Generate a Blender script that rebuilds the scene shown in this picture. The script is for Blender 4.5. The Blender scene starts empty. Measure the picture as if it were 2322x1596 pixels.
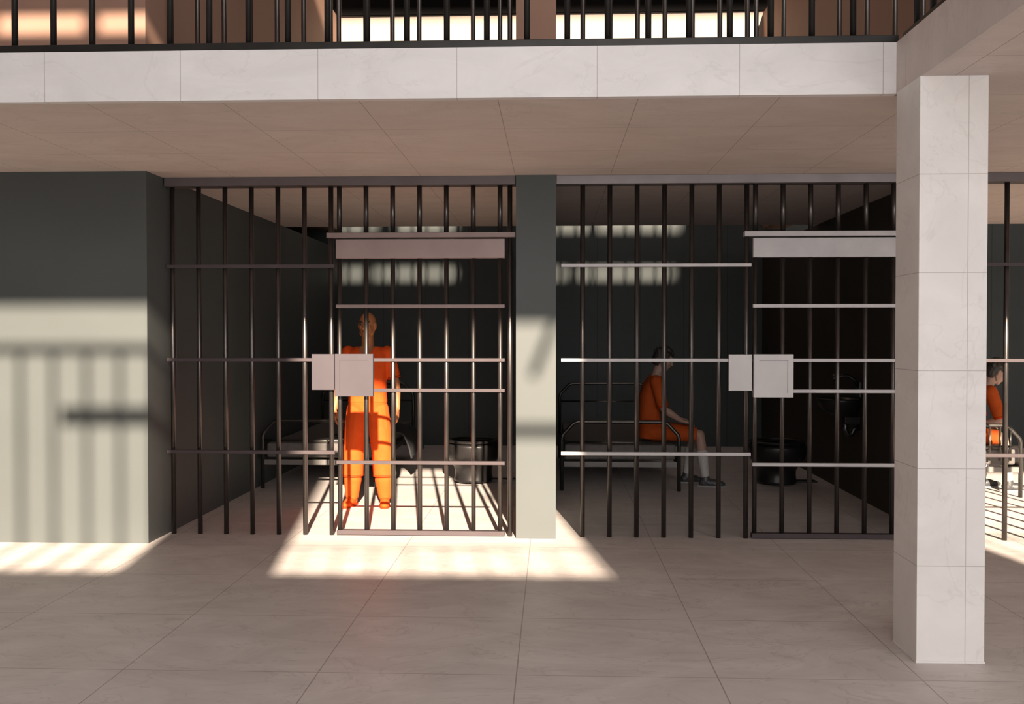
import bpy, bmesh, math, random
from mathutils import Vector, Matrix, noise
random.seed(4)
S = bpy.context.scene
C = S.collection
V = Vector
PI = math.pi

# ------------------------------------------------------------------ materials
def new_mat(name, col, rough=.5, metal=0., spec=.5):
    m = bpy.data.materials.new(name); m.use_nodes = True
    b = m.node_tree.nodes['Principled BSDF']
    b.inputs['Base Color'].default_value = (*col, 1)
    b.inputs['Roughness'].default_value = rough
    b.inputs['Metallic'].default_value = metal
    b.inputs['Specular IOR Level'].default_value = spec
    return m

def mottled(name, c1, c2, scale=6, rough=.5, metal=0., bump=0., spec=.5, detail=4):
    m = new_mat(name, c1, rough, metal, spec)
    nt = m.node_tree; b = nt.nodes['Principled BSDF']
    tc = nt.nodes.new('ShaderNodeTexCoord')
    n = nt.nodes.new('ShaderNodeTexNoise'); n.inputs['Scale'].default_value = scale; n.inputs['Detail'].default_value = detail
    nt.links.new(tc.outputs['Object'], n.inputs['Vector'])
    r = nt.nodes.new('ShaderNodeValToRGB')
    r.color_ramp.elements[0].position = .3; r.color_ramp.elements[1].position = .7
    r.color_ramp.elements[0].color = (*c1, 1); r.color_ramp.elements[1].color = (*c2, 1)
    nt.links.new(n.outputs['Fac'], r.inputs['Fac']); nt.links.new(r.outputs['Color'], b.inputs['Base Color'])
    if bump:
        bp = nt.nodes.new('ShaderNodeBump'); bp.inputs['Strength'].default_value = bump; bp.inputs['Distance'].default_value = .01
        nt.links.new(n.outputs['Fac'], bp.inputs['Height']); nt.links.new(bp.outputs['Normal'], b.inputs['Normal'])
    return m

def tiles(name, c1, c2, joints, jw=.006, jcol=(.22, .18, .16), rough=.5, vein=(1.0, 1.7, 1.0), spec=.3, vs=.12, ja=.7):
    """marble slabs; joints = [(axis, origin, pitch)]"""
    m = new_mat(name, c1, rough, 0, spec)
    nt = m.node_tree; b = nt.nodes['Principled BSDF']; L = nt.links.new
    g = nt.nodes.new('ShaderNodeNewGeometry')
    mp = nt.nodes.new('ShaderNodeMapping'); mp.inputs['Scale'].default_value = vein; mp.inputs['Rotation'].default_value = (.2, .1, .35)
    L(g.outputs['Position'], mp.inputs['Vector'])
    n = nt.nodes.new('ShaderNodeTexNoise'); n.inputs['Scale'].default_value = 1.6; n.inputs['Detail'].default_value = 9
    n.inputs['Roughness'].default_value = .65; n.inputs['Distortion'].default_value = 1.2
    L(mp.outputs[0], n.inputs['Vector'])
    r = nt.nodes.new('ShaderNodeValToRGB')
    r.color_ramp.elements[0].position = .33; r.color_ramp.elements[1].position = .68
    r.color_ramp.elements[0].color = (*c1, 1); r.color_ramp.elements[1].color = (*c2, 1)
    L(n.outputs['Fac'], r.inputs['Fac'])
    n2 = nt.nodes.new('ShaderNodeTexNoise'); n2.inputs['Scale'].default_value = 1.1; n2.inputs['Detail'].default_value = 6
    n2.inputs['Distortion'].default_value = 2.0
    L(mp.outputs[0], n2.inputs['Vector'])
    a = nt.nodes.new('ShaderNodeMath'); a.operation = 'SUBTRACT'; a.inputs[1].default_value = .5
    L(n2.outputs['Fac'], a.inputs[0])
    ab = nt.nodes.new('ShaderNodeMath'); ab.operation = 'ABSOLUTE'; L(a.outputs[0], ab.inputs[0])
    mr = nt.nodes.new('ShaderNodeMapRange'); mr.inputs['From Min'].default_value = 0; mr.inputs['From Max'].default_value = .012
    mr.inputs['To Min'].default_value = vs; mr.inputs['To Max'].default_value = 0
    L(ab.outputs[0], mr.inputs['Value'])
    mx = nt.nodes.new('ShaderNodeMix'); mx.data_type = 'RGBA'
    L(mr.outputs[0], mx.inputs[0]); L(r.outputs['Color'], mx.inputs[6]); mx.inputs[7].default_value = (*jcol, 1)
    sep = nt.nodes.new('ShaderNodeSeparateXYZ'); L(g.outputs['Position'], sep.inputs[0])
    last = None
    for ax, o, p in joints:
        s = nt.nodes.new('ShaderNodeMath'); s.operation = 'SUBTRACT'; s.inputs[1].default_value = o; L(sep.outputs[ax], s.inputs[0])
        q = nt.nodes.new('ShaderNodeMath'); q.operation = 'PINGPONG'; q.inputs[1].default_value = p / 2; L(s.outputs[0], q.inputs[0])
        t = nt.nodes.new('ShaderNodeMath'); t.operation = 'LESS_THAN'; t.inputs[1].default_value = jw / 2; L(q.outputs[0], t.inputs[0])
        if last is None: last = t
        else:
            mm = nt.nodes.new('ShaderNodeMath'); mm.operation = 'MAXIMUM'; L(last.outputs[0], mm.inputs[0]); L(t.outputs[0], mm.inputs[1]); last = mm
    m2 = nt.nodes.new('ShaderNodeMix'); m2.data_type = 'RGBA'
    f = nt.nodes.new('ShaderNodeMath'); f.operation = 'MULTIPLY'; f.inputs[1].default_value = ja; L(last.outputs[0], f.inputs[0])
    L(f.outputs[0], m2.inputs[0]); L(mx.outputs[2], m2.inputs[6]); m2.inputs[7].default_value = (*jcol, 1)
    L(m2.outputs[2], b.inputs['Base Color'])
    return m

MB = (.50, .435, .40); MB2 = (.58, .51, .475)
G1, G2 = (.066, .073, .072), (.073, .081, .080)
M = dict(
    floor=tiles('floor_marble', (.50, .45, .425), (.62, .565, .54), [(0, -.167, .942), (1, 4.66, .942)], .006, rough=.5, vs=.22),
    ceil=tiles('ceiling_marble', (.55, .47, .435), (.62, .54, .50), [(0, -.29, .745), (1, 6.06, .745)], .005, rough=.7),
    fascia=tiles('fascia_marble', (.66, .63, .625), (.74, .71, .70), [(0, -.505, .741)], .005, vein=(1, 1, 2), vs=.09, ja=.5),
    bridge=tiles('bridge_marble', MB, MB2, [(1, 4.39, .741)], .005, ja=.5),
    pillar=tiles('pillar_marble', (.62, .595, .575), (.71, .68, .66), [(2, 0, .476), (0, 2.01, 10)], .004, vein=(1.3, 1.3, 1.3), vs=.1, ja=.5),
    green=mottled('slate_green_paint', G1, G2, 1.5, .55, spec=.3),
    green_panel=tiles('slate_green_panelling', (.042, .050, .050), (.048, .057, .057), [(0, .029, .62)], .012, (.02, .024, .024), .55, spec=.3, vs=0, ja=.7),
    brown=mottled('dark_umber_paint', (.046, .036, .03), (.052, .042, .036), 1.5, .6, spec=.2),
    rose=mottled('rose_plaster', (.32, .19, .14), (.36, .22, .165), 1.2, .7, spec=.2),
    black=new_mat('shadow_black', (.004, .0035, .0035), .9, 0, .1),  # near-black base stands in for the shadow above the sunlit upper wall
    cream=mottled('cream_plaster', (.28, .245, .21), (.31, .27, .235), 1.2, .8, spec=.2),
    bar=mottled('dark_bar_steel', (.08, .07, .066), (.10, .09, .085), 9, .33, .85),
    rail=mottled('grey_rail_steel', (.38, .36, .365), (.44, .42, .42), 7, .5, .2),
    rail_dimmed=mottled('dimmed_mauve_rail_steel', (.060, .047, .050), (.068, .054, .057), 7, .6, 0, spec=.15),  # base darkened to offset direct sun on the lower rails
    rail_unlit=mottled('unlit_mauve_rail_steel', (.20, .145, .138), (.24, .175, .165), 7, .5, .2),  # lighter copy of the rail colour for rails above the sunlit zone
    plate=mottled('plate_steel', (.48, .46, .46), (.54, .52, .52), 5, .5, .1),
    plate_dimmed=mottled('dimmed_mauve_plate_steel', (.056, .048, .055), (.063, .055, .062), 5, .6, 0, spec=.15),  # base darkened to offset direct sun on the lock plates
    header_unlit=mottled('unlit_mauve_header_steel', (.25, .175, .165), (.29, .21, .20), 5, .5, .2),  # lighter copy of the mauve steel for the header above the sunlit zone
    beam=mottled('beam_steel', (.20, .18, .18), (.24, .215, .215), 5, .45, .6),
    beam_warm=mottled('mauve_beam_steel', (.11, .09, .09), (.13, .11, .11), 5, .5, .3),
    railing=mottled('railing_black_steel', (.020, .019, .018), (.03, .028, .026), 7, .35, .6),
    bed=mottled('bed_tube', (.06, .055, .05), (.08, .075, .07), 8, .3, .8),
    bedpanel=mottled('bed_panel', (.12, .11, .105), (.15, .14, .13), 6, .5, .0),
    mattress=mottled('mattress_cloth', (.09, .08, .075), (.115, .105, .10), 22, .9, bump=.2),
    blanket=mottled('blanket_cloth', (.012, .012, .014), (.02, .02, .022), 15, .9, bump=.2),
    ceramic=new_mat('black_ceramic', (.012, .011, .011), .32, 0, .3),
    chrome=new_mat('dark_chrome', (.10, .10, .10), .25, .9),
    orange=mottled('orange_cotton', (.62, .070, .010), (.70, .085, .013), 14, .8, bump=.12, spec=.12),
    orange_dim=mottled('shaded_orange_cotton', (.32, .054, .010), (.37, .064, .012), 14, .8, bump=.12, spec=.1),  # darker copy of the orange cotton, shade of the dim cells in its colour
    orange2=mottled('orange_cotton_seam', (.38, .035, .004), (.44, .042, .005), 14, .8, spec=.15),
    skin=mottled('skin', (.33, .12, .047), (.38, .145, .06), 8, .5, spec=.35),
    skin2=mottled('pale_skin', (.28, .175, .135), (.33, .21, .165), 8, .5, spec=.35),
    hair=mottled('dark_hair', (.012, .009, .008), (.03, .024, .02), 60, .6, bump=.5),
    brow=new_mat('brow', (.04, .016, .01), .8), white=new_mat('eye_white', (.5, .45, .4), .3),
    pupil=new_mat('pupil', (.01, .008, .006), .2), lips=new_mat('lips', (.2, .055, .035), .5),
    sock=mottled('sock_knit', (.36, .34, .33), (.42, .4, .38), 40, .9), shoe=mottled('shoe_leather', (.03, .03, .032), (.05, .05, .052), 12, .45),
    sole=new_mat('shoe_sole', (.25, .25, .25), .7))

# ------------------------------------------------------------------ helpers
def box(bm, x0, x1, y0, y1, z0, z1):
    vs = [bm.verts.new((x, y, z)) for x in (x0, x1) for y in (y0, y1) for z in (z0, z1)]
    for f in ((0, 1, 3, 2), (4, 6, 7, 5), (0, 4, 5, 1), (2, 3, 7, 6), (0, 2, 6, 4), (1, 5, 7, 3)):
        bm.faces.new([vs[i] for i in f])

def sweep(bm, pts, r, n=12, sub=True):
    pts = [V(p) for p in pts]
    rs = r if isinstance(r, (list, tuple)) else [r] * len(pts)
    t0 = (pts[1] - pts[0]).normalized()
    a = V((0, 0, 1)) if abs(t0.z) < .9 else V((1, 0, 0))
    u = t0.cross(a).normalized(); rings = []
    for i, p in enumerate(pts):
        if i == 0: t = t0
        elif i == len(pts) - 1: t = (pts[i] - pts[i - 1]).normalized()
        else: t = ((pts[i] - pts[i - 1]).normalized() + (pts[i + 1] - pts[i]).normalized()).normalized()
        u = (u - t * u.dot(t)).normalized(); w = t.cross(u)
        rings.append([bm.verts.new(p + (u * math.cos(k * 2 * PI / n) + w * math.sin(k * 2 * PI / n)) * rs[i]) for k in range(n)])
    for i in range(len(rings) - 1):
        for k in range(n):
            bm.faces.new((rings[i][k], rings[i][(k + 1) % n], rings[i + 1][(k + 1) % n], rings[i + 1][k]))
    bm.faces.new(list(reversed(rings[0]))); bm.faces.new(rings[-1])

def blob(bm, c, r, ax=None, n=14):
    """ellipsoid, r = radii along the three axes ax"""
    c = V(c); ax = ax or (V((1, 0, 0)), V((0, 1, 0)), V((0, 0, 1)))
    if isinstance(r, (int, float)): r = (r, r, r)
    m = Matrix.Identity(4)
    for i in range(3):
        for j in range(3): m[j][i] = ax[i][j] * r[i]
        m[i][3] = c[i]
    bmesh.ops.create_uvsphere(bm, u_segments=n, v_segments=max(6, n * 2 // 3), radius=1, matrix=m)

def limb(bm, pts, rs, n=14):
    pts = [V(p) for p in pts]
    for i in range(len(pts) - 1):
        sweep(bm, [pts[i], pts[i + 1]], [rs[i], rs[i + 1]], n)
    for p, r in zip(pts, rs): blob(bm, p, r, n=n)

def loft(bm, rings, n=24):
    """rings: (center, rx, ry, right, fwd) elliptical sections"""
    rr = []
    for c, rx, ry, R, F in rings:
        rr.append([bm.verts.new(V(c) + R * rx * math.copysign(abs(math.cos(a)) ** .85, math.cos(a)) + F * ry * math.copysign(abs(math.sin(a)) ** .85, math.sin(a)))
                   for a in [2 * PI * k / n for k in range(n)]])
    for i in range(len(rr) - 1):
        for k in range(n):
            bm.faces.new((rr[i][k], rr[i][(k + 1) % n], rr[i + 1][(k + 1) % n], rr[i + 1][k]))
    bm.faces.new(list(reversed(rr[0]))); bm.faces.new(rr[-1])

def obj(name, bm, mat, parent=None, smooth=False, bevel=0, sub=0):
    bmesh.ops.recalc_face_normals(bm, faces=bm.faces)
    me = bpy.data.meshes.new(name); bm.to_mesh(me); bm.free()
    o = bpy.data.objects.new(name, me); C.objects.link(o); me.materials.append(M[mat])
    if smooth:
        for p in me.polygons: p.use_smooth = True
    if bevel:
        b = o.modifiers.new('bevel', 'BEVEL'); b.width = bevel; b.segments = 2; b.limit_method = 'ANGLE'
    if sub:
        s = o.modifiers.new('sub', 'SUBSURF'); s.levels = sub; s.render_levels = sub
    if parent: o.parent = parent
    return o

def cyl_obj(name, p0, p1, r, mat, parent, n=14):
    bm = bmesh.new(); sweep(bm, [p0, p1], r, n); o = obj(name, bm, mat, parent)
    for p in o.data.polygons: p.use_smooth = len(p.vertices) == 4
    return o

def box_obj(name, b, mat, parent=None, bevel=.003):
    bm = bmesh.new(); box(bm, *b); return obj(name, bm, mat, parent, bevel=bevel)

def thing(name, label, cat, loc=(0, 0, 0), rz=0, group=None):
    o = bpy.data.objects.new(name, None); C.objects.link(o); o.empty_display_size = .1
    o.location = loc; o.rotation_euler = (0, 0, rz); o['label'] = label; o['category'] = cat
    if group: o['group'] = group
    return o

def copy_tree(o, parent=None):
    c = o.copy(); C.objects.link(c)
    if parent: c.parent = parent
    for ch in [x for x in list(bpy.data.objects) if x.parent == o]: copy_tree(ch, c)
    return c

def struct(name, b, mat):
    o = box_obj(name, b, mat, None, 0); o['kind'] = 'structure'; return o

def remeshed(name, bm, mat, parent, voxel=.006, it=3, cut=None, floor=None):
    bmesh.ops.recalc_face_normals(bm, faces=bm.faces)
    me = bpy.data.meshes.new('tmp'); bm.to_mesh(me); bm.free()
    t = bpy.data.objects.new('tmp', me); C.objects.link(t)
    r = t.modifiers.new('r', 'REMESH'); r.mode = 'VOXEL'; r.voxel_size = voxel
    s = t.modifiers.new('s', 'SMOOTH'); s.factor = .5; s.iterations = it
    dg = bpy.context.evaluated_depsgraph_get(); dg.update()
    nm = bpy.data.meshes.new_from_object(t.evaluated_get(dg))
    bpy.data.objects.remove(t); bpy.data.meshes.remove(me)
    b2 = bmesh.new(); b2.from_mesh(nm)
    if floor is not None:
        for v in b2.verts: v.co.z = max(v.co.z, floor)
    if cut:
        bmesh.ops.delete(b2, geom=[v for v in b2.verts if cut(v.co)], context='VERTS')
    b2.to_mesh(nm); b2.free(); nm.name = name
    nm.materials.clear(); nm.materials.append(M[mat])
    for p in nm.polygons: p.use_smooth = True
    o = bpy.data.objects.new(name, nm); C.objects.link(o); o.parent = parent
    return o

# ------------------------------------------------------------------ setting
BY = 14.4; CH = 2.854; UF = 3.12
struct('floor', (-10, 11, -6, 15, -.2, 0), 'floor')
struct('ceiling', (-10, 11, 5.32, 11.45, CH, UF), 'ceil')
struct('trim_1', (-10, 1.79, 5.27, 5.32, CH, UF), 'fascia')
struct('ceiling_bridge', (1.81, 3.7, -3.6, 5.32, CH, UF), 'ceil')
struct('trim_2', (1.785, 1.81, -3.6, 5.27, CH, UF), 'bridge')
struct('wall_left', (-10, -3.1, 7.51, BY, 0, CH), 'green')
struct('wall_back', (-10, 11, BY, BY + .2, 0, 3.5), 'green_panel')
struct('wall_middle', (-.284, .029, 7.81, BY, 0, CH), 'green')
struct('wall_right', (3.006, 3.319, 7.81, BY, 0, CH), 'brown')
struct('wall_left_upper', (-10, -3.1, 7.51, BY, UF, 6.2), 'rose')
struct('wall_middle_upper', (-.284, .029, 7.81, BY, UF, 6.2), 'rose')
struct('wall_right_upper', (3.006, 3.319, 7.81, BY, UF, 6.2), 'rose')
struct('wall_back_upper', (-10, 11, BY, BY + .2, 3.5, 6.22), 'cream')
struct('wall_back_top', (-10, 11, BY - .05, BY + .2, 6.22, 9), 'black')

def holed(name, x0, x1, y0, y1, z0, z1, holes, mat):
    xs = sorted({x0, x1, *[h[0] for h in holes], *[h[1] for h in holes]}); zs = sorted({z0, z1, *[h[2] for h in holes], *[h[3] for h in holes]})
    bm = bmesh.new()
    for zi in range(len(zs) - 1):
        run = None
        for xi in range(len(xs)):
            solid = xi < len(xs) - 1 and not any(h[0] <= (xs[xi] + xs[xi + 1]) / 2 <= h[1] and h[2] <= (zs[zi] + zs[zi + 1]) / 2 <= h[3] for h in holes)
            if solid and run is None: run = xs[xi]
            if not solid and run is not None: box(bm, run, xs[xi], y0, y1, zs[zi], zs[zi + 1]); run = None
    o = obj(name, bm, mat); o['kind'] = 'structure'; return o
# unseen wall added behind the viewer, openings cut to shape the sun patches
TE = .43; TX = .15; FY = -4.
holes = [(-9, -1.32, 4.56, 6.78), (-.27, 1.98, 4.56, 6.78), (5.0, 9, 4.56, 6.78),
         (-2.52, -1.85, 8.88, 8.98), (-1.73, -1.2, 8.88, 8.98),
         (-.31, .05, 10.34, 10.47), (.17, 1.36, 10.34, 10.47), (2.78, 2.97, 10.34, 10.47), (3.13, 4.5, 10.34, 10.47),
         (-.31, .2, 11.03, 11.3), (.49, 1.36, 11.03, 11.3), (2.78, 3.3, 11.03, 11.3), (3.4, 4.59, 11.03, 11.3),
         (-2, 9, 13.3, 14.1)]
holed('wall_sun_mask', -14, 14, FY - .02, FY, 0, 17, holes, 'cream')
bm = bmesh.new()  # unseen bars, transoms and brace shaped to cast shadow stripes and bands
for (a, b, w_, top) in ((-9, -1.32, .021, 6.44), (-.27, 1.98, .010, 4.95), (5.0, 9, .015, 5.2)):
    box(bm, a, b, FY - .02, FY, top - .03, top + .04 if w_ > .02 else top - .015)
    x = a + .13
    while x < b: box(bm, x - w_, x + w_, FY - .02, FY, 4.56, top); x += .26
box(bm, -2.05, -1.32, FY - .02, FY, 5.86, 6.0); box(bm, 1.42, 1.98, FY - .02, FY, 5.88, 5.98)
sweep(bm, [(1.80, FY, 6.82), (1.62, FY, 6.36)], .035, 8)
o = obj('shadow_bars_1', bm, 'railing'); o['kind'] = 'structure'

# pillar
t = thing('pillar', 'square pale marble pillar of stacked blocks holding up the gallery corner', 'pillar', (1.94, 5.075, 0))
box_obj('shaft', (-.163, .163, -.165, .165, 0, CH), 'pillar', t, .002)
box_obj('plinth', (-.166, .166, -.168, .168, 0, .012), 'pillar', t, .001)

# ------------------------------------------------------------------ barred fronts
def screen(ox, label, left=.04, warm=False):
    ra, pl, be = ('rail_dimmed', 'plate_dimmed', 'beam_warm') if warm else ('rail', 'plate', 'beam')
    t = thing('bar_screen', label, 'cell bars', (ox, 7.9, 0), group=None)
    box_obj('top_beam', (left if left > .1 else 0.002, 2.972, -.07, .07, 2.785, CH), be, t)
    for k in range(7): cyl_obj('bar', (.21 + .2142 * k, 0, 0), (.21 + .2142 * k, 0, 2.79), .0195, 'bar', t)
    cyl_obj('bar', (2.925, 0, 0), (2.925, 0, 2.79), .0195, 'bar', t)
    for k in range(7): cyl_obj('transom_bar', (1.563 + .214 * k, 0, 2.40), (1.563 + .214 * k, 0, 2.79), .0195, 'bar', t)
    for z in (2.15, 1.404, .665): box_obj('rail', (left, 1.528, -.038, -.014, z - .014, z + .014), ra, t)
    box_obj('lintel_rail', (1.47, 2.972, -.06, .02, 2.372, 2.412), 'rail_unlit' if warm else ra, t)
    box_obj('lock_keeper', (1.35, 1.53, -.062, -.036, 1.165, 1.45), pl, t)
    return t
def door(ox, label, g, warm=False):
    ra, pl = ('rail_dimmed', 'plate_dimmed') if warm else ('rail', 'plate')
    t = thing('barred_gate', label, 'cell gate', (ox, 7.9, 0))
    for k in range(7): cyl_obj('bar', (1.563 + .214 * k, 0, .03), (1.563 + .214 * k, 0, 2.22), .0185, 'bar', t)
    box_obj('header_panel', (1.54, 2.885, -.035, .02, 2.21, 2.362), 'header_unlit' if warm else 'rail', t)
    box_obj('bottom_rail', (1.54, 2.885, -.03, .03, .005, .042), 'rail_dimmed', t)
    for z in (1.83, 1.404, 1.162, .585): box_obj('rail', (1.54, 2.885, -.038, -.014, z - .014, z + .014), 'rail_unlit' if warm and z > 1.8 else ra, t)
    lb = box_obj('lock_box', (1.54, 1.845, -.085, -.036, 1.115, 1.452), pl, t)
    gx = 1.58 if g == 'l' else 1.80
    bm = bmesh.new(); box(bm, gx - .002, gx + .002, -.087, -.084, 1.15, 1.405); box(bm, 1.58, 1.80, -.087, -.084, 1.401, 1.405)
    obj('groove', bm, 'bar', lb)
    return t
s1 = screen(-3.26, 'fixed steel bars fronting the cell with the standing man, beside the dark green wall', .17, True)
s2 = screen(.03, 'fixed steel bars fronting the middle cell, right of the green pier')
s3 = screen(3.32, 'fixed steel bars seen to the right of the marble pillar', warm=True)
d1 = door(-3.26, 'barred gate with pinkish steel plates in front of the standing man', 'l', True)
d2 = door(.03, 'barred gate with grey steel plates in front of the sink and toilet', 'r')
for src, lab in ((s1, 'upper floor cell bars behind the balcony railing, left of the upper pier'),
                 (s2, 'upper floor cell bars behind the balcony railing, right of the upper pier'),
                 (d1, 'upper floor barred gate left of the upper pier'),
                 (d2, 'upper floor barred gate near the corner above the marble pillar')):
    c = copy_tree(src); c.location.z = UF; c.scale.z = 1.35; c['label'] = lab
    for ch in [x for x in list(bpy.data.objects) if x.parent == c]:
        if ch.name.startswith('rail') and ch.data.vertices[0].co.z < .75: bpy.data.objects.remove(ch)

# gallery railings
def railing(label, p0, p1, first, last):
    t = thing('gallery_railing', label, 'railing', (p0[0], p0[1], UF))
    d = V(p1) - V(p0); L = d.length; d.normalize(); w = V((-d.y, d.x, 0))
    for nm, z0, z1, h in (('bottom_rail', 0, .042, .03), ('top_rail', 1.06, 1.11, .03)):
        bm = bmesh.new(); vs = []
        for s, q, z in [(s, q, z) for s in (0, L) for q in (-h, h) for z in (z0, z1)]:
            vs.append(bm.verts.new(d * s + w * q + V((0, 0, z))))
        for f in ((0, 1, 3, 2), (4, 6, 7, 5), (0, 4, 5, 1), (2, 3, 7, 6), (0, 2, 6, 4), (1, 5, 7, 3)): bm.faces.new([vs[i] for i in f])
        obj(nm, bm, 'railing', t, bevel=.003)
    s = first
    while s < last:
        cyl_obj('baluster', d * s + V((0, 0, .03)), d * s + V((0, 0, 1.07)), .0165, 'railing', t); s += .2135
railing('long black steel railing along the upper gallery edge', (-5.1, 5.31, 0), (1.80, 5.31, 0), -2.91 - .2135 * 10 + 5.1, 6.7)
railing('short black railing running forward above the marble pillar', (1.84, 5.25, 0), (1.84, .5, 0), .12, 4.7)

# ------------------------------------------------------------------ beds
def arch(z, w, y, c=.14, r=.02):
    bm = bmesh.new(); pts = [(0, y, 0), (0, y, z - c - .03), (.012, y, z - c + .01), (c - .02, y, z - .015), (c + .03, y, z)]
    pts += [(w - p[0], p[1], p[2]) for p in reversed(pts)]
    sweep(bm, pts, r, 12); return bm
def bed(loc, label, w=1.2, L=2.75, rails=False):
    t = thing('prison_bed', label, 'bed', loc)
    obj('foot_frame', arch(.71, w, 0), 'bed', t, True); obj('head_frame', arch(.97, w, L), 'bed', t, True)
    cyl_obj('crossbar', (0, 0, .5), (w, 0, .5), .012, 'bed', t); cyl_obj('crossbar', (0, L, .74), (w, L, .74), .012, 'bed', t)
    if rails:
        for k in range(1, 12): cyl_obj('spindle', (w * k / 12, 0, .36), (w * k / 12, 0, .70), .011, 'bed', t)
    box_obj('foot_panel', (.02, w - .02, -.012, .012, .245, .30), 'bedpanel', t)
    for x in (0, w): box_obj('side_rail', (x - .018, x + .018, .01, L - .01, .27, .33), 'bed', t)
    for k in range(5): box_obj('slat', (.018, w - .018, .3 + k * .52, .38 + k * .52, .29, .31), 'bed', t)
    bm = bmesh.new()
    box(bm, .03, w - .03, .04, L - .04, .315, .47)
    bmesh.ops.subdivide_edges(bm, edges=bm.edges[:], cuts=7, use_grid_fill=True)
    for v in bm.verts:
        v.co.z += .008 * noise.noise(v.co * 3) if v.co.z > .4 else 0
    obj('mattress', bm, 'mattress', t, True, bevel=.03)
    return t
bed((-3.03, 10.3, 0), 'tubular metal bed behind the standing man along the left cell wall')
bed((.10, 10.25, 0), 'tubular metal bed the middle seated man sits on')
bed((3.42, 10.0, 0), 'tubular metal bed with spindles right of the marble pillar', w=1.2, rails=True)
bm = bmesh.new(); nx, ny = 24, 20
prof = [(-.55, .478), (-.3, .49), (-.1, .56), (.03, .585), (.13, .55), (.22, .46), (.27, .36), (.30, .26)]
grid = []
for i in range(nx + 1):
    f = i / nx * (len(prof) - 1); k = min(int(f), len(prof) - 2); g = f - k
    px = prof[k][0] * (1 - g) + prof[k + 1][0] * g; pz = prof[k][1] * (1 - g) + prof[k + 1][1] * g
    row = []
    for j in range(ny + 1):
        y = .9 * j / ny; n_ = noise.noise(V((px * 5, y * 6, 1.3)))
        lift = .5 + .5 * math.sin(PI * j / ny)
        row.append(bm.verts.new((px + .03 * n_, y + .02 * n_, (pz - .478) * (lift if pz > .478 else 1) + .478 + (.022 * n_ + .02 if pz > .47 else .02 * n_))))
    grid.append(row)
for i in range(nx):
    for j in range(ny): bm.faces.new((grid[i][j], grid[i + 1][j], grid[i + 1][j + 1], grid[i][j + 1]))
o = obj('blanket', bm, 'blanket', None, True); sm = o.modifiers.new('s', 'SOLIDIFY'); sm.thickness = .015; sm.offset = 1
o.location = (-1.83, 10.75, 0); o['label'] = 'rumpled black blanket hanging off the bed behind the standing man'; o['category'] = 'blanket'

# ------------------------------------------------------------------ toilets and sink
def toilet(loc, label):
    t = thing('toilet', label, 'toilet', loc)
    X, Y = V((1, 0, 0)), V((0, 1, 0)); bm = bmesh.new()
    rings = [(.0, .215, .27, .02), (.03, .215, .27, .02), (.06, .205, .26, .02), (.15, .20, .25, .02), (.20, .225, .26, 0), (.25, .27, .29, -.02), (.31, .298, .325, -.03), (.42, .302, .335, -.03), (.435, .29, .325, -.03),
             (.43, .22, .25, -.03), (.36, .19, .22, -.03), (.25, .12, .14, -.02)]
    loft(bm, [(V((0, y, z)), rx, ry, X, Y) for z, rx, ry, y in rings], 32)
    obj('bowl', bm, 'ceramic', t, True, sub=1)
    bm = bmesh.new(); n, m = 40, 10; rr = []
    for i in range(n):
        a = 2 * PI * i / n; row = []
        for j in range(m):
            b = 2 * PI * j / m; k = 1 + .13 * math.cos(b)
            row.append(bm.verts.new((.265 * k * math.cos(a), -.03 + .30 * k * math.sin(a), .455 + .016 * math.sin(b))))
        rr.append(row)
    for i in range(n):
        for j in range(m): bm.faces.new((rr[i][j], rr[(i + 1) % n][j], rr[(i + 1) % n][(j + 1) % m], rr[i][(j + 1) % m]))
    obj('seat', bm, 'ceramic', t, True)
    bm = bmesh.new(); sweep(bm, [(.12, .2, .3), (.12, .34, .3), (.12, .36, .27), (.12, .36, .0)], .035, 14); obj('waste_pipe', bm, 'chrome', t, True)
    box_obj('floor_flange', (.17, .46, .06, .20, 0, .014), 'chrome', t)
    return t
toilet((-.86, 10.85, 0), 'glossy black toilet in the sunlit cell near the green pier')
toilet((2.42, 10.85, 0), 'glossy black toilet in the middle cell below the sink')
t = thing('wall_sink', 'black wall mounted sink with curved tap on the cell side wall', 'sink', (3.006, 9.85, .9))
X, Y = V((1, 0, 0)), V((0, 1, 0)); bm = bmesh.new()
loft(bm, [(V((-.14, 0, -.10)), .08, .10, X, Y), (V((-.17, 0, -.06)), .14, .17, X, Y), (V((-.20, 0, .0)), .19, .24, X, Y), (V((-.205, 0, .075)), .205, .26, X, Y), (V((-.205, 0, .09)), .20, .255, X, Y),
          (V((-.215, 0, .085)), .165, .215, X, Y), (V((-.21, 0, .03)), .13, .17, X, Y), (V((-.2, 0, .0)), .05, .06, X, Y)], 32)
obj('basin', bm, 'ceramic', t, True, sub=1)
bm = bmesh.new(); sweep(bm, [(-.02, 0, .20), (-.06, 0, .27), (-.12, 0, .305), (-.19, 0, .30), (-.235, 0, .27), (-.24, 0, .235)], .017, 12); blob(bm, (-.24, 0, .285), .035); obj('tap', bm, 'chrome', t, True)
bm = bmesh.new(); box(bm, -.03, 0, -.08, .08, .09, .25); obj('backplate', bm, 'chrome', t, bevel=.01)
bm = bmesh.new(); sweep(bm, [(-.14, 0, -.08), (-.14, 0, -.22), (-.12, 0, -.27), (-.08, 0, -.27), (-.06, 0, -.22), (-.005, 0, -.2)], .028, 12); obj('drain_trap', bm, 'chrome', t, True)
box_obj('bracket', (-.16, -.002, -.05, .05, -.17, -.09), 'ceramic', t, .01)

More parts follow.
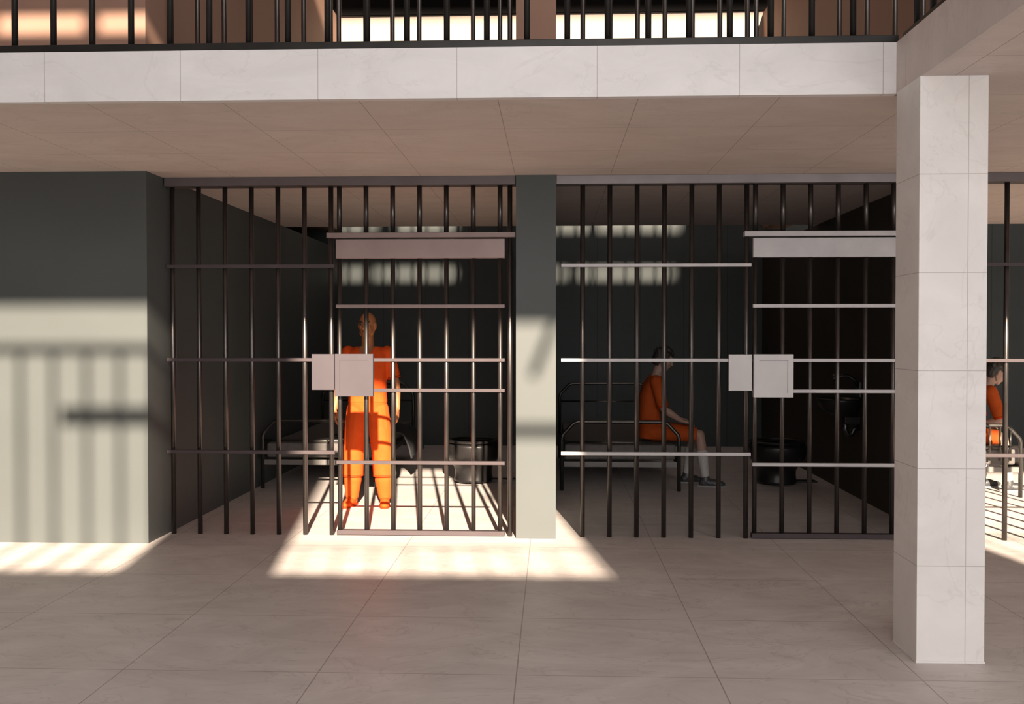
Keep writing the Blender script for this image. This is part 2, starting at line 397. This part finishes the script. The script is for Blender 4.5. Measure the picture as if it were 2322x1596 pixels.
# ------------------------------------------------------------------ people
def hand(bm, w, d, s, n, curl=.35, k=1.):
    w = V(w); d = V(d).normalized(); s = V(s); s = (s - d * s.dot(d)).normalized(); n = V(n); n = (n - d * n.dot(d) - s * n.dot(s)).normalized()
    lens = (.072, .080, .074, .058)
    for i in range(4):
        o = (.033 - .022 * i) * k
        kn = w + d * (.088 - (.006 if i == 3 else 0)) * k + s * o
        limb(bm, [w + s * o * .5, kn], [.017 * k, .0135 * k], 10)
        p = kn; a = curl * .6; pts = [p]
        for f in (.45, .31, .24):
            p = p + (d * math.cos(a) + n * math.sin(a)) * lens[i] * f * k + s * (.003 * (1.5 - i)); a += curl; pts.append(p)
        limb(bm, pts, [.0115 * k, .0102 * k, .0092 * k, .008 * k], 10)
    b = w + d * .02 * k + s * .018 * k; td = (s * .75 + d * .65 + n * .25).normalized()
    p1 = b + td * .045 * k; p2 = p1 + (td + d * .5).normalized() * .035 * k; p3 = p2 + (td * .5 + d + n * .3).normalized() * .028 * k
    limb(bm, [b, p1, p2, p3], [.017 * k, .0135 * k, .0115 * k, .0095 * k], 10)

def head(bm, c, F, U):
    c = V(c); F = V(F).normalized(); U = V(U); U = (U - F * U.dot(F)).normalized(); R = F.cross(U); ax = (R, F, U)
    P = lambda r, f, u: c + R * r + F * f + U * u
    blob(bm, P(0, -.012, .03), (.078, .094, .094), ax, 20)
    blob(bm, P(0, .022, -.025), (.064, .068, .085), ax, 18)
    blob(bm, P(0, .05, -.088), (.034, .034, .026), ax); blob(bm, P(0, .03, -.07), (.052, .05, .03), ax)
    blob(bm, P(0, .07, .04), (.05, .02, .016), ax)
    for s in (-1, 1):
        blob(bm, P(s * .038, .062, -.014), (.02, .022, .02), ax)
        blob(bm, P(s * .082, -.005, -.002), (.011, .02, .034), ax)
        limb(bm, [P(s * .052, .02, -.075), P(s * .06, -.01, -.03)], [.02, .018], 10)
    limb(bm, [P(0, .086, .022), P(0, .104, -.012), P(0, .108, -.026)], [.009, .012, .014], 10)
    for s in (-1, 1): blob(bm, P(s * .011, .098, -.027), .010)
    blob(bm, P(0, .086, -.052), (.024, .014, .007), ax); blob(bm, P(0, .084, -.064), (.02, .013, .008), ax)
    return P, ax

def person(name, label, loc, p, skin='skin', cloth='orange', rz=0):
    t = thing(name, label, 'person', loc, rz)
    bm = bmesh.new()
    loft(bm, [(c, rx * .93, ry * .93, R, F) for c, rx, ry, R, F in p['torso']])
    nb, nt = p['neck']
    limb(bm, [nb, nt], [.062, .056])
    P, ax = head(bm, p['head'], p['hf'], p['hu'])
    for sh, el, wr, d, s, n, cu in p['arms']:
        sh, el, wr = V(sh), V(el), V(wr)
        limb(bm, [sh, sh.lerp(el, .4), el, el.lerp(wr, .3), wr], [.052, .05, .038, .042, .027])
        hand(bm, wr, d, s, n, cu)
    for hp, kn, an, f in p['legs']:
        hp, kn, an, f = V(hp), V(kn), V(an), V(f)
        limb(bm, [hp, hp.lerp(kn, .4), kn, kn.lerp(an, .3), an], [.085, .078, .052, .055, .036])
        limb(bm, [an - f * .03 + V((0, 0, -.045)), an + f * .14 + V((0, 0, -.055))], [.035, .03])
    body = remeshed('body', bm, skin, t, .0055, 3, floor=.01)
    bm = bmesh.new(); g = p.get('loose', .014)
    loft(bm, [(c, rx + g, ry + g, R, F) for c, rx, ry, R, F in p['torso'][1:]])
    for sh, el, wr, d, s, n, cu in p['arms']:
        sh, el = V(sh), V(el); e = sh.lerp(el, p['sleeve'])
        limb(bm, [sh, sh.lerp(el, .35)], [.067, .066]); sweep(bm, [sh.lerp(el, .35), e], [.066, .061], 18)
    remeshed('shirt', bm, cloth, t, .007, 4, cut=p.get('vneck'))
    for sh, el, wr, d, s, n, cu in p['arms']:
        sh, el = V(sh), V(el); bm = bmesh.new(); sweep(bm, [sh.lerp(el, p['sleeve'] - .05), sh.lerp(el, p['sleeve'] + .02)], [.063, .062], 18); obj('sleeve_cuff', bm, 'orange2', t, True)
    bm = bmesh.new()
    loft(bm, [(c, rx + .018, ry + .018, R, F) for c, rx, ry, R, F in p['torso'][:3]])
    tr = p['trouser']; q = p.get('wide', 0)
    for hp, kn, an, f in p['legs']:
        hp, kn, an = V(hp), V(kn), V(an)
        limb(bm, [hp, hp.lerp(kn, .45)], [.1 + q * .3, .094 + q * .6]); sweep(bm, [hp.lerp(kn, .45), kn if tr > 1 else hp.lerp(kn, tr)], [.094 + q * .6, .076 + q], 20)
        if tr > 1: blob(bm, kn, .078 + q); sweep(bm, [kn, kn.lerp(an, tr - 1)], [.077 + q, .077 + q], 20)
    remeshed('trousers', bm, cloth, t, .007, 4)
    for hp, kn, an, f in p['legs']:
        hp, kn, an, f = V(hp), V(kn), V(an), V(f)
        if tr > 1:
            bm = bmesh.new(); a = kn.lerp(an, tr - 1); sweep(bm, [a + V((0, 0, .010)), a - V((0, 0, .010))], [.079 + q] * 2, 20); obj('trouser_hem', bm, 'orange2', t, True, bevel=.004)
        bm = bmesh.new(); sd = f.cross(V((0, 0, 1)))
        F3 = (sd, f, V((0, 0, 1)))
        z = -.09
        blob(bm, an + f * -.015 + V((0, 0, z + .045)), (.045, .055, .05), F3); blob(bm, an + f * .06 + V((0, 0, z + .04)), (.047, .09, .045), F3)
        blob(bm, an + f * .135 + V((0, 0, z + .03)), (.048, .075, .034), F3)
        if p['boots']: limb(bm, [an + V((0, 0, .01)), kn.lerp(an, .62)], [.064, .085], 18)
        else: limb(bm, [an - V((0, 0, .03)), an + V((0, 0, .01))], [.048, .045])
        sh = remeshed('boot' if p['boots'] else 'shoe', bm, 'orange' if p['boots'] else 'shoe', t, .006, 3, floor=.0)
        bm = bmesh.new(); loft(bm, [(an + f * .06 + V((0, 0, -.09 + q_)), .052, .155, sd, f) for q_ in (0, .014)], 24); obj('sole', bm, 'orange2' if p['boots'] else 'sole', sh, True, bevel=.003)
        if not p['boots']:
            bm = bmesh.new(); limb(bm, [an, kn.lerp(an, .62), kn.lerp(an, .42)], [.043, .054, .061]); remeshed('sock', bm, 'sock', t, .007, 2)
    for s in (-1, 1):
        bm = bmesh.new(); blob(bm, P(s * .031, .074, .012), (.014, .013, .0085), ax); e = obj('eye', bm, 'white', t, True)
        bm = bmesh.new(); blob(bm, P(s * .031, .084, .012), (.0075, .006, .0075), ax); obj('pupil', bm, 'pupil', e, True)
        bm = bmesh.new(); limb(bm, [P(s * .014, .091, .033), P(s * .034, .089, .039), P(s * .052, .076, .033)], [.005, .0065, .004], 8); obj('eyebrow', bm, 'brow', t, True)
    bm = bmesh.new(); blob(bm, P(0, .092, -.056), (.023, .010, .008), ax); obj('mouth', bm, 'lips', t, True)
    if p['hair']:
        bm = bmesh.new(); blob(bm, P(0, -.014, .037), (.091, .108, .105), ax, 20); blob(bm, P(0, -.045, -.01), (.086, .078, .09), ax)
        for k in range(90):
            a = random.uniform(0, 2 * PI); b = random.uniform(.05, 1.45)
            q = P(.088 * math.cos(a) * math.cos(b), -.014 + .104 * math.sin(a) * math.cos(b), .04 + .102 * math.sin(b)); blob(bm, q, random.uniform(.012, .02), n=8)
        R_, F_, U_ = ax; c0 = V(p['head'])
        def cut(v):
            d = v - c0; f = d.dot(F_); u = d.dot(U_); return (f > .052 and u < .058) or (f > .012 and u < .012) or (f > -.03 and u < -.03) or u < -.085
        remeshed('hair', bm, 'hair', t, .006, 1, cut=cut)
    return t

X, Y, Z = V((1, 0, 0)), V((0, 1, 0)), V((0, 0, 1))
R, F = V((-1, 0, 0)), V((0, -1, 0))
hf = V((-.16, -1, -.03)).normalized()
stand = dict(
    torso=[(V((0, 0, .88)), .13, .09, R, F), (V((0, 0, .97)), .165, .105, R, F), (V((0, 0, 1.06)), .159, .105, R, F), (V((0, 0, 1.16)), .157, .103, R, F), (V((0, -.005, 1.28)), .168, .115, R, F),
           (V((0, 0, 1.38)), .182, .112, R, F), (V((0, .008, 1.45)), .168, .085, R, F), (V((0, .01, 1.495)), .095, .062, R, F)],
    neck=(V((0, .01, 1.47)), V((0, -.005, 1.60))), head=V((0, -.015, 1.69)), hf=hf, hu=Z,
    arms=[(V((.185, 0, 1.435)), V((.262, .02, 1.15)), V((.285, -.05, .915)), (-.05, -.12, -1), (-.2, -1, 0), (-1, .1, 0), .3),
          (V((-.185, 0, 1.435)), V((-.272, .02, 1.15)), V((-.30, -.05, .915)), (.05, -.12, -1), (.2, -1, 0), (1, .1, 0), .3)],
    legs=[(V((.092, 0, .90)), V((.138, -.01, .50)), V((.158, .01, .09)), V((.15, -1, 0)).normalized()),
          (V((-.092, 0, .90)), V((-.134, -.01, .50)), V((-.152, .01, .09)), V((-.2, -1, 0)).normalized())],
    sleeve=.82, trouser=1.52, boots=True, hair=False, wide=.022, loose=.02,
    vneck=lambda v: v.y < -.0 and v.z > 1.36 and abs(v.x) < (v.z - 1.36) * .55 + .004)
person('person', 'bald man in a bright orange short sleeved uniform standing behind the cell gate', (-1.73, 9.28, 0), stand)

def seated(lean):
    """faces +X, sits on a .48 m mattress, origin on the floor below the hips; lean pushes chest and head forward"""
    R = V((0, -1, 0)); pts = [(-.0, .50, .15, .12), (.0, .60, .165, .125), (-.02, .70, .150, .108), (-.015 + lean * .15, .82 - lean * .02, .145, .105), (.0 + lean * .4, .95 - lean * .08, .16, .115), (.03 + lean * .7, 1.06 - lean * .18, .165, .108), (.045 + lean * .85, 1.125 - lean * .24, .15, .08), (.055 + lean * .92, 1.165 - lean * .26, .09, .06)]
    T = []
    for i, (x, z, rx, ry) in enumerate(pts):
        a = lean * .9 * i / 7 + .12 * (i > 4); T.append((V((x, 0, z)), rx, ry, R, V((math.cos(a), 0, -math.sin(a)))))
    nb = T[-2][0]; hd = nb + V((.085 + lean * .1, 0, .215 - lean * .09))
    sx, sz = T[-2][0].x - .01, T[-2][0].z - .01
    return dict(torso=T, neck=(nb, nb.lerp(hd, .62) + V((-.01, 0, 0))), head=hd, hf=V((1, 0, -.36 - lean * .3)), hu=V((.36 + lean * .3, 0, 1)),
        arms=[(V((sx, -.175, sz)), V((sx + .075, -.235, sz - .29)), V((.30, -.16, .70)), (1, .25, -.22), (.2, 1, .1), (0, 0, -1), .3),
              (V((sx, .175, sz)), V((sx + .075, .235, sz - .29)), V((.30, .16, .70)), (1, -.25, -.22), (.2, -1, .1), (0, 0, -1), .3)],
        legs=[(V((.02, -.095, .575)), V((.50, -.13, .55)), V((.56, -.14, .09)), V((1, -.1, 0)).normalized()),
              (V((.02, .095, .575)), V((.47, .12, .55)), V((.40, .13, .09)), V((1, .1, 0)).normalized())],
        sleeve=.93, trouser=.93, boots=False, hair=True)
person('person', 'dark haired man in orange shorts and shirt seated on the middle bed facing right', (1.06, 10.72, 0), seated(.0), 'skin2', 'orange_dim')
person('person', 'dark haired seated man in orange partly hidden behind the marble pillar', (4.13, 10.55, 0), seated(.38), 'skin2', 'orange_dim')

# ------------------------------------------------------------------ light
sd = bpy.data.lights.new('sun', 'SUN'); sd.energy = 23; sd.angle = math.radians(.7); sd.color = (1, .83, .65)
so = bpy.data.objects.new('sun', sd); C.objects.link(so)
so.rotation_euler = V((-TX, 1, -TE)).to_track_quat('-Z', 'Y').to_euler()
ad = bpy.data.lights.new('hall_fill_light', 'AREA'); ad.shape = 'RECTANGLE'; ad.size = 10; ad.size_y = 5; ad.energy = 850; ad.color = (1, .975, .965)  # unseen fill lamp added behind the viewer to brighten the front faces
ao = bpy.data.objects.new('hall_fill_light', ad); C.objects.link(ao); ao.location = (2.8, -3.7, 3.0); ao.rotation_euler = (PI / 2, 0, math.radians(4))
w = bpy.data.worlds.new('world'); S.world = w; w.use_nodes = True
bg = w.node_tree.nodes['Background']; bg.inputs[0].default_value = (1, .88, .82, 1); bg.inputs[1].default_value = .5
S.view_settings.view_transform = 'Standard'

# ------------------------------------------------------------------ camera
cd = bpy.data.cameras.new('camera'); cd.lens = 35; cd.sensor_width = 36
co = bpy.data.objects.new('camera', cd); C.objects.link(co); co.location = (0, 0, 1.6)
co.rotation_euler = (PI / 2 - math.radians(.965), 0, math.radians(2.31)); S.camera = co
cd.clip_start = .05
